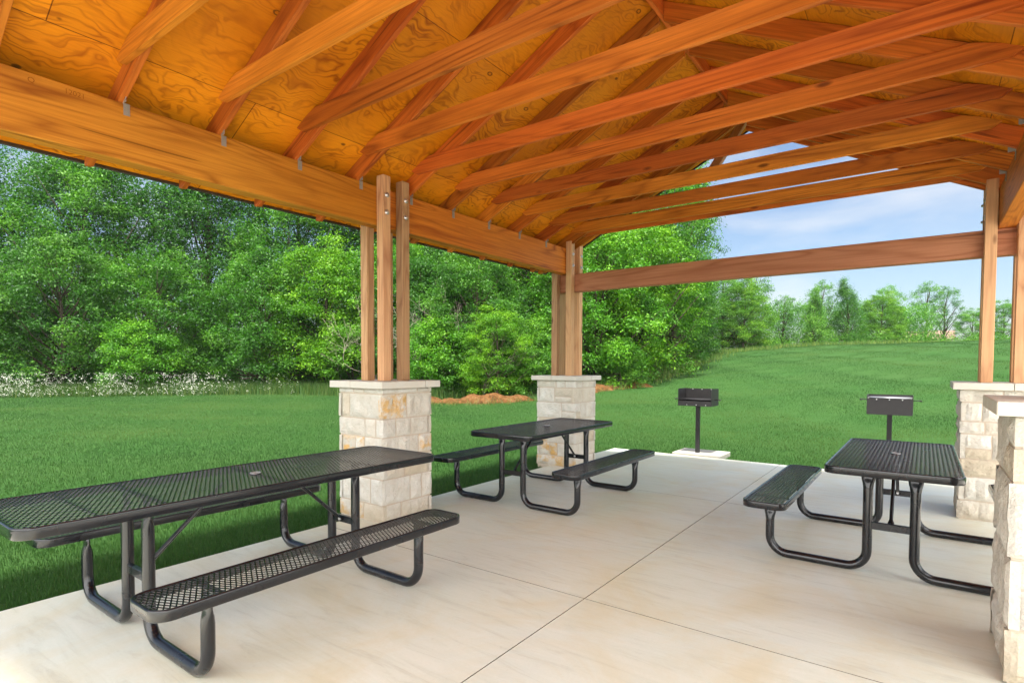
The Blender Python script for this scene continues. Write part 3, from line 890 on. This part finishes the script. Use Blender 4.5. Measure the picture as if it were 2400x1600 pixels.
tree('airy', 0, 93, 0.99, HZ, 'large open-branched tree on the skyline, left one of the pair', group=HR)
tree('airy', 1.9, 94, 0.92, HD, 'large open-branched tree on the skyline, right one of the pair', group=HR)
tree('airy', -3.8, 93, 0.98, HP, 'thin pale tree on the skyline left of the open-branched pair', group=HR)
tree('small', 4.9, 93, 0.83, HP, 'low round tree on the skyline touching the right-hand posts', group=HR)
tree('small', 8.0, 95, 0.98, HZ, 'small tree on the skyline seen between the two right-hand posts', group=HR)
#TREES_END
def bare_mesh(seed):
    rg = np.random.default_rng(seed); b = MB()
    def grow(p, d, L, r, n):
        q = p + d * L + rg.normal(size=3) * .04 * L; mid = (p + q) / 2 + rg.normal(size=3) * .07 * L
        b.tube([p, mid, q], [(r, r), (r * .8, r * .8), (r * .6, r * .6)], 5)
        if n:
            for k in range(3 if n > 1 else 4):
                e = d + rg.normal(size=3) * .55 + np.array([0, 0, .1]); e /= np.linalg.norm(e)
                grow(q if k else mid, e, L * rg.uniform(.55, .85), r * .55, n - 1)
    for k in range(3):
        d = np.array([rg.normal() * .35, rg.normal() * .35, 1.0]); grow(np.array([rg.normal() * .1, rg.normal() * .1, 0]), d / np.linalg.norm(d), 1.7, .035, 4)
    me = bpy.data.meshes.new('trunk'); b.bm.to_mesh(me); b.bm.free(); me.materials.append(plain('grey_twig', (.30, .26, .21), .9, .1)); return me
bm_ = bare_mesh(5)
for x, y, sc, rz, lab in ((-23.0, 19.4, 1.1, 0, 'bare grey twiggy dead tree just left of the middle pier posts'), (-18.8, 19.6, 1.15, 2, 'bare grey twiggy dead tree right of the middle pier posts, under the beam'),
                          (-15.6, 19.0, .7, 4, 'bare grey twiggy dead shrub in the gap beside the far corner pier')):
    root = empty('dead_tree', (x, y, float(hgt(x, y)) - .05), rz, sc); tag(root, lab, 'dead tree', NW and 'bare dead trees at the wood edge'); mesh_obj('trunk', bm_, None, root)
# dense wood behind, reads as one mass
def blob_row(name, pts, n, size, hmax, rg, tint, zlow=0.2, cr=(.7, 1.3), per=70, thick=3.0):
    pts = np.array(pts, float); seg = np.linalg.norm(np.diff(pts, axis=0), axis=1); cum = np.concatenate([[0], np.cumsum(seg)])
    t = rg.random(n) * cum[-1]; i = np.clip(np.searchsorted(cum, t) - 1, 0, len(seg) - 1); f = (t - cum[i]) / seg[i]
    base = pts[i] + (pts[i + 1] - pts[i]) * f[:, None]
    dirv = (pts[i + 1] - pts[i]) / seg[i][:, None]; nv = np.stack([-dirv[:, 1], dirv[:, 0]], -1)
    base = base + nv * (rg.random(n) * thick)[:, None]
    z = hgt(base[:, 0], base[:, 1]) + zlow + rg.random(n) ** 1.1 * hmax
    c = np.column_stack([base, z]); r = rg.uniform(cr[0], cr[1], n)
    V, Fq, rn = leaf_cloud(c, r, np.full(n, per), size, rg)
    o = mesh_obj(name, np_mesh(name, V, Fq, {'rnd': rn}), M['leaf']); o.color = (*tint, 1)
    return o
rgv = np.random.default_rng(99)
o = blob_row('woodland', [(-18.5, 45), (-17.5, 38), (-17.8, 29), (-21, 26), (-28, 25), (-36, 18.5), (-42, 10), (-52, -4)][::-1], 7000, .19, 14.5, rgv, (.62, .78, .56), thick=6, per=64, cr=(.7, 1.3))
tag(o, 'dense dark green wood closing the view beyond the lawn', 'woodland', kind='stuff')
o = blob_row('undergrowth', [(-42, 3), (-33.5, 11), (-27, 18.5), (-20.5, 19.8), (-16.8, 17.6), (-14.6, 19.6), (-13.4, 24), (-13.4, 32), (-15, 42), (-16, 50)], 1500, .12, 2.6, rgv, (.72, .78, .76), zlow=.05, cr=(.3, .6), per=46, thick=2.2)
tag(o, 'tangled low undergrowth along the foot of the wood', 'undergrowth', kind='stuff')
o = blob_row('hedgerow', [(-17.5, 52), (-9, 61), (-1, 64), (8, 69), (18, 75), (34, 83)], 620, .16, 1.0, rgv, (1.35, 1.2, 1.25), zlow=.0, cr=(.5, .9), per=60, thick=5)
tag(o, 'low bright green scrub along the crest of the hill', 'scrub', kind='stuff')
o = blob_row('thicket', [(-18.5, 52), (-10, 63), (-4, 68), (1.5, 72)], 1500, .15, 4.4, rgv, (1.5, 1.35, 1.9), zlow=.1, cr=(.5, 1.0), per=60, thick=4.5)  # pale tint carries distance haze in the leaf colour
tag(o, 'green thicket filling in between the hill trees', 'thicket', kind='stuff')
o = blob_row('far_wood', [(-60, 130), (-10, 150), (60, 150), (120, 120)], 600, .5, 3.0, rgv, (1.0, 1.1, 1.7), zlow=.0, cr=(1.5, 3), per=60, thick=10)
tag(o, 'faint far line of trees on the horizon', 'woodland', kind='stuff')

# grass blades
def blades(name, x, y, h, w, tintv, mat, rg, lean=.45):
    n = len(x); z = hgt(x, y)
    a = rg.random(n) * 6.283; dx, dy = np.cos(a), np.sin(a)
    b2 = rg.random(n) * 6.283; l = lean * h * rg.random(n)
    V = np.stack([np.stack([x - dx * w, y - dy * w, z], -1), np.stack([x + dx * w, y + dy * w, z], -1),
                  np.stack([x + np.cos(b2) * l, y + np.sin(b2) * l, z + h], -1)], 1).reshape(-1, 3)
    o = mesh_obj(name, np_mesh(name, V, np.arange(3 * n).reshape(-1, 3), {'rnd': np.repeat(tintv, 3)}), mat)
    return o
n = 1050000
d = 4 + 60 * rgv.random(n) ** 1.75
phi = TH + (rgv.random(n) - .5) * R(104)
x = -d * np.sin(phi); y = d * np.cos(phi)
ok = ~((x > SX0 - .01) & (x < SX1 + .02) & (y > SY0) & (y < SY1 + .01))
ok &= ~((x > -3.35) & (x < -2.51) & (y < 9.58) & (y > 8.8))
ok &= ~((x > SX1 - .1) & (x < 11.1) & (y < 7.05))
x, y, d = x[ok], y[ok], d[ok]
hh = (.020 + .030 * rgv.random(len(x))) * (1 + d / 140); ww = .0010 + .00019 * d
pt = .5 + .25 * np.sin(x * .9 + 2 * np.sin(y * .5)) * np.sin(y * 1.1 + x * .3) + .12 * np.sin(x * 3.1) * np.sin(y * 2.7)
pt = pt + .22 * np.sin(x * .33 + y * .21) + .18 * np.sin(y * .62 - x * .18 + 1.5 * np.sin(x * .4))
am = .5 / (1 + d / 25)
pt = pt + .35 * np.clip(np.sin(x * .71 + 2.3 * np.sin(y * .37)) * np.sin(y * .83 + 1.9 * np.sin(x * .29)) - .35, 0, 1)
tv = np.clip(pt * .66 + am * (rgv.random(len(x)) - .5) + .17, 0, 1)
o = blades('grass', x, y, hh, ww, tv, M['blade'], rgv); o.color = (1, 1, 1, 1)
tag(o, 'short mown grass of the lawn', 'grass', kind='stuff')
# tall grass and white wildflowers along the wood edge
def along(pts, n, spread, rg):
    pts = np.array(pts, float); seg = np.linalg.norm(np.diff(pts, axis=0), axis=1); cum = np.concatenate([[0], np.cumsum(seg)])
    t = rg.random(n) * cum[-1]; i = np.clip(np.searchsorted(cum, t) - 1, 0, len(seg) - 1); f = (t - cum[i]) / seg[i]
    p = pts[i] + (pts[i + 1] - pts[i]) * f[:, None]; dv = (pts[i + 1] - pts[i]) / seg[i][:, None]
    return p + np.stack([-dv[:, 1], dv[:, 0]], -1) * (rg.normal(size=n) * spread)[:, None]
edge = [(-40, 0.5), (-32.6, 8.4), (-26.6, 17.0), (-20.5, 18.6), (-16.5, 16.4)]
p = along(edge, 30000, .8, rgv)
o = blades('tall_grass', p[:, 0], p[:, 1], .25 + .45 * rgv.random(len(p)), np.full(len(p), .012), rgv.random(len(p)), M['blade'], rgv, .5); o.color = (1.3, 1.15, 1.1, 1)
tag(o, 'tall uncut grass along the edge of the wood', 'grass', kind='stuff')
p2 = along([(-12.4, 22.5), (-12.2, 30), (-13.5, 42), (-14.5, 50), (-9, 58), (0, 62), (14, 70)], 15000, .7, rgv)
o = blades('meadow_grass', p2[:, 0], p2[:, 1], .12 + .35 * rgv.random(len(p2)), np.full(len(p2), .02), rgv.random(len(p2)), M['blade'], rgv, .5); o.color = (2.6, 1.9, 1.9, 1)
tag(o, 'pale uncut grass at the foot of the hill trees', 'grass', kind='stuff')
pf = along([(-41, -1.0), (-32.0, 8.0), (-25.8, 16.6)], 8500, 1.1, rgv)
dens = np.clip(.5 + .6 * np.sin(pf[:, 0] * .9 + 1.7 * np.sin(pf[:, 1] * .6)) * np.sin(pf[:, 1] * 1.1 + 1), 0, 1) * sstep(-24.5, -31, pf[:, 0])
pf = pf[rgv.random(len(pf)) < .04 + .75 * dens]
c = np.column_stack([pf, hgt(pf[:, 0], pf[:, 1]) + .12 + .95 * rgv.random(len(pf)) ** 1.4])
V, Fq, rn = leaf_cloud(c, np.full(len(c), .09), np.full(len(c), 5), .04, rgv, up=1.2)
tag(mesh_obj('wildflowers', np_mesh('wildflowers', V, Fq, {'rnd': rn}), M['flower']), 'strip of small white wildflowers along the wood edge at left', 'wildflowers', kind='stuff')

# dirt banks at the wood edge
def dirt_mat():
    m = NT('red_dirt'); v = obj_vec(m, (1, 1, 1))
    c = m.ramp(m.noise(v, 4, 6, .65), [(.3, (.03, .02, .010)), (.5, (.12, .055, .020)), (.75, (.20, .11, .05))])
    m.bsdf(c, .95, .05, bump=m.noise(v, 9, 6, .7), bstr=.9, bdist=.1); return m.mat
M['dirt'] = dirt_mat()
def bank(pts, width, height, label, seed):
    rr = np.random.default_rng(seed); pts = np.array(pts, float)
    t = np.linspace(0, 1, 70); ii = t * (len(pts) - 1); i0 = np.minimum(ii.astype(int), len(pts) - 2)
    P = pts[i0] + (pts[i0 + 1] - pts[i0]) * (ii - i0)[:, None]
    tan = np.gradient(P, axis=0); tan /= np.linalg.norm(tan, axis=1)[:, None]; nv = np.stack([-tan[:, 1], tan[:, 0]], -1)
    k = 15; V = []
    for a in range(70):
        env = min(1, 14 * t[a], 14 * (1 - t[a])); hh_ = height * env * (.55 + .22 * math.sin(a * .13 + seed) + .1 * math.sin(a * .53 + 1) + .06 * rr.random())
        for j in range(k):
            s = j / (k - 1) * 2 - 1; q = P[a] + nv[a] * s * width * (.8 + .2 * math.sin(a * .5))
            V.append((q[0], q[1], float(hgt(q[0], q[1])) - .06 + max(0, hh_) * (1 - s * s) ** .8 * (.96 + .08 * rr.random())))
    idx_ = np.arange(70 * k).reshape(70, k)
    fq = np.stack([idx_[:-1, :-1], idx_[:-1, 1:], idx_[1:, 1:], idx_[1:, :-1]], -1).reshape(-1, 4)
    tag(mesh_obj('dirt_bank', np_mesh('dirt_bank', V, fq, smooth=True), M['dirt']), label, 'dirt bank', 'red dirt banks at the wood edge')
bank([(-16.6, 15.9), (-15.2, 16.2), (-13.8, 17.2), (-12.6, 18.9)], .8, .5, 'mound of red brown dirt seen between the two left-hand piers', 2)
bank([(-12.4, 20.6), (-11.6, 23.2), (-10.8, 25.6)], .8, .42, 'low strip of brown dirt right of the far corner pier', 5)
p = along([(-15.9, 14.9), (-14.1, 15.2), (-12.6, 16.9), (-12.0, 18.6), (-11.9, 20.6), (-11.0, 23.2)], 900, .35, rgv)
o = blades('dry_grass', p[:, 0], p[:, 1], .1 + .3 * rgv.random(len(p)), np.full(len(p), .007), rgv.random(len(p)), M['blade'], rgv, 1.3); o.color = (2.4, 1.25, 1.5, 1)
tag(o, 'dry straw-coloured grass on the dirt banks', 'grass', kind='stuff')

# far house roof behind the scrub
hs = empty('house', (-1.2, 125, float(hgt(-1.2, 125)) + .7))
tag(hs, 'far low house with a brown roof on the skyline behind the scrub', 'house')
b = MB(); b.box(-5, 5, -3, 3, -.5, 2.0); b.build('wall', plain('house_wall', (.5, .42, .36), .8, .2), hs)
b = MB(); b.prism([(-3.5, 2.01), (3.5, 2.01), (0, 3.6)], -5.4, 5.4, 0, Matrix.Rotation(R(90), 4, 'Z')); b.build('roof', plain('house_roof', (.20, .13, .10), .8, .2), hs)

# thin summer haze
hz = NT('haze'); pv = hz.n('ShaderNodeVolumePrincipled', {'Color': (.86, .92, 1, 1), 'Density': HAZE, 'Anisotropy': .2}); hz.t.links.new(pv.outputs[0], hz.out.inputs['Volume'])
b = MB(); b.box(-730, 730, -530, 1240, -1.3, 24)
tag(b.build('haze', hz.mat), 'thin pale haze over the lawn and hill', 'haze', kind='stuff')
# ------------------------------------------------------------------ light
SUN_EL, SUN_AZ = R(72), R(-76)       # azimuth measured from +X towards +Y
sv = Vector((math.cos(SUN_EL) * math.cos(SUN_AZ), math.cos(SUN_EL) * math.sin(SUN_AZ), math.sin(SUN_EL)))
sd = bpy.data.lights.new('sun', 'SUN'); sd.energy = 4.2; sd.angle = R(6); sd.color = (1, .95, .87)
so = bpy.data.objects.new('sun', sd); COL.objects.link(so); so.rotation_euler = (-sv).to_track_quat('-Z', 'Y').to_euler(); so.location = (10, 10, 40)
SKY_STR, CLOUD_THIN, CLOUD_FILL = .07, 5.5, 26.0
w = bpy.data.worlds.new('World'); scene.world = w; w.use_nodes = True
nt = w.node_tree; nt.nodes.clear()
def wn(t, **k):
    n_ = nt.nodes.new(t)
    for a, b_ in k.items(): setattr(n_, a, b_)
    return n_
out = wn('ShaderNodeOutputWorld'); bg = wn('ShaderNodeBackground'); sky = wn('ShaderNodeTexSky', sky_type='NISHITA', sun_disc=False)
sky.sun_elevation = SUN_EL; sky.sun_rotation = math.pi / 2 - SUN_AZ; sky.air_density = 1.0; sky.dust_density = 1.5; sky.ozone_density = 1.5
def lk(a, b): nt.links.new(a, b)
tc = wn('ShaderNodeTexCoord'); mp = wn('ShaderNodeMapping'); mp.inputs['Scale'].default_value = (1.5, 1.5, 4.2)
lk(tc.outputs['Generated'], mp.inputs[0])
no = wn('ShaderNodeTexNoise'); no.inputs['Scale'].default_value = 1.7; no.inputs['Detail'].default_value = 7; no.inputs['Roughness'].default_value = .55; no.inputs['Distortion'].default_value = .3
lk(mp.outputs[0], no.inputs[0])
# unseen bright cloud bank, added behind right to light the interior; thins out northwards
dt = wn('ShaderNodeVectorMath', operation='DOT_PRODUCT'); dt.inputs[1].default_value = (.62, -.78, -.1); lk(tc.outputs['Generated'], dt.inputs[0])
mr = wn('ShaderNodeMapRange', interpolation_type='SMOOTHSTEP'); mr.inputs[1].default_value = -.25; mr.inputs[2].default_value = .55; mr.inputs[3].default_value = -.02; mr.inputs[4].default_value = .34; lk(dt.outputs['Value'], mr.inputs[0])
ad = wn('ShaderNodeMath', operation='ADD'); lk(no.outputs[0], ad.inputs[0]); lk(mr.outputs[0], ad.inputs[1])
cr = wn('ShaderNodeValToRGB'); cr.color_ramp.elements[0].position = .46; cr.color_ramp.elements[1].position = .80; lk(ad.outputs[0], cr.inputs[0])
br = wn('ShaderNodeMapRange'); br.inputs[1].default_value = -.02; br.inputs[2].default_value = .34; br.inputs[3].default_value = CLOUD_THIN; br.inputs[4].default_value = CLOUD_FILL; lk(mr.outputs[0], br.inputs[0])
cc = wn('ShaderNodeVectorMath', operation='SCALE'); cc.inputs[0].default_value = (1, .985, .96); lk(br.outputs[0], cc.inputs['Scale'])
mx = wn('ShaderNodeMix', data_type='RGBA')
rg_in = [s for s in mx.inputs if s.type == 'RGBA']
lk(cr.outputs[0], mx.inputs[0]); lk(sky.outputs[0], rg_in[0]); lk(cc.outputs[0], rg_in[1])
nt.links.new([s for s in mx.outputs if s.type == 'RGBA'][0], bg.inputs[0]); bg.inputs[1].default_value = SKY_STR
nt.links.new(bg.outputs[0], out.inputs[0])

vs = scene.view_settings
vs.view_transform = 'Standard'; vs.look = 'None'; vs.gamma = 1; vs.exposure = 1.5; vs.use_curve_mapping = False
scene.render.engine = 'CYCLES'
scene.cycles.max_bounces = 10; scene.cycles.diffuse_bounces = 6; scene.cycles.use_denoising = True
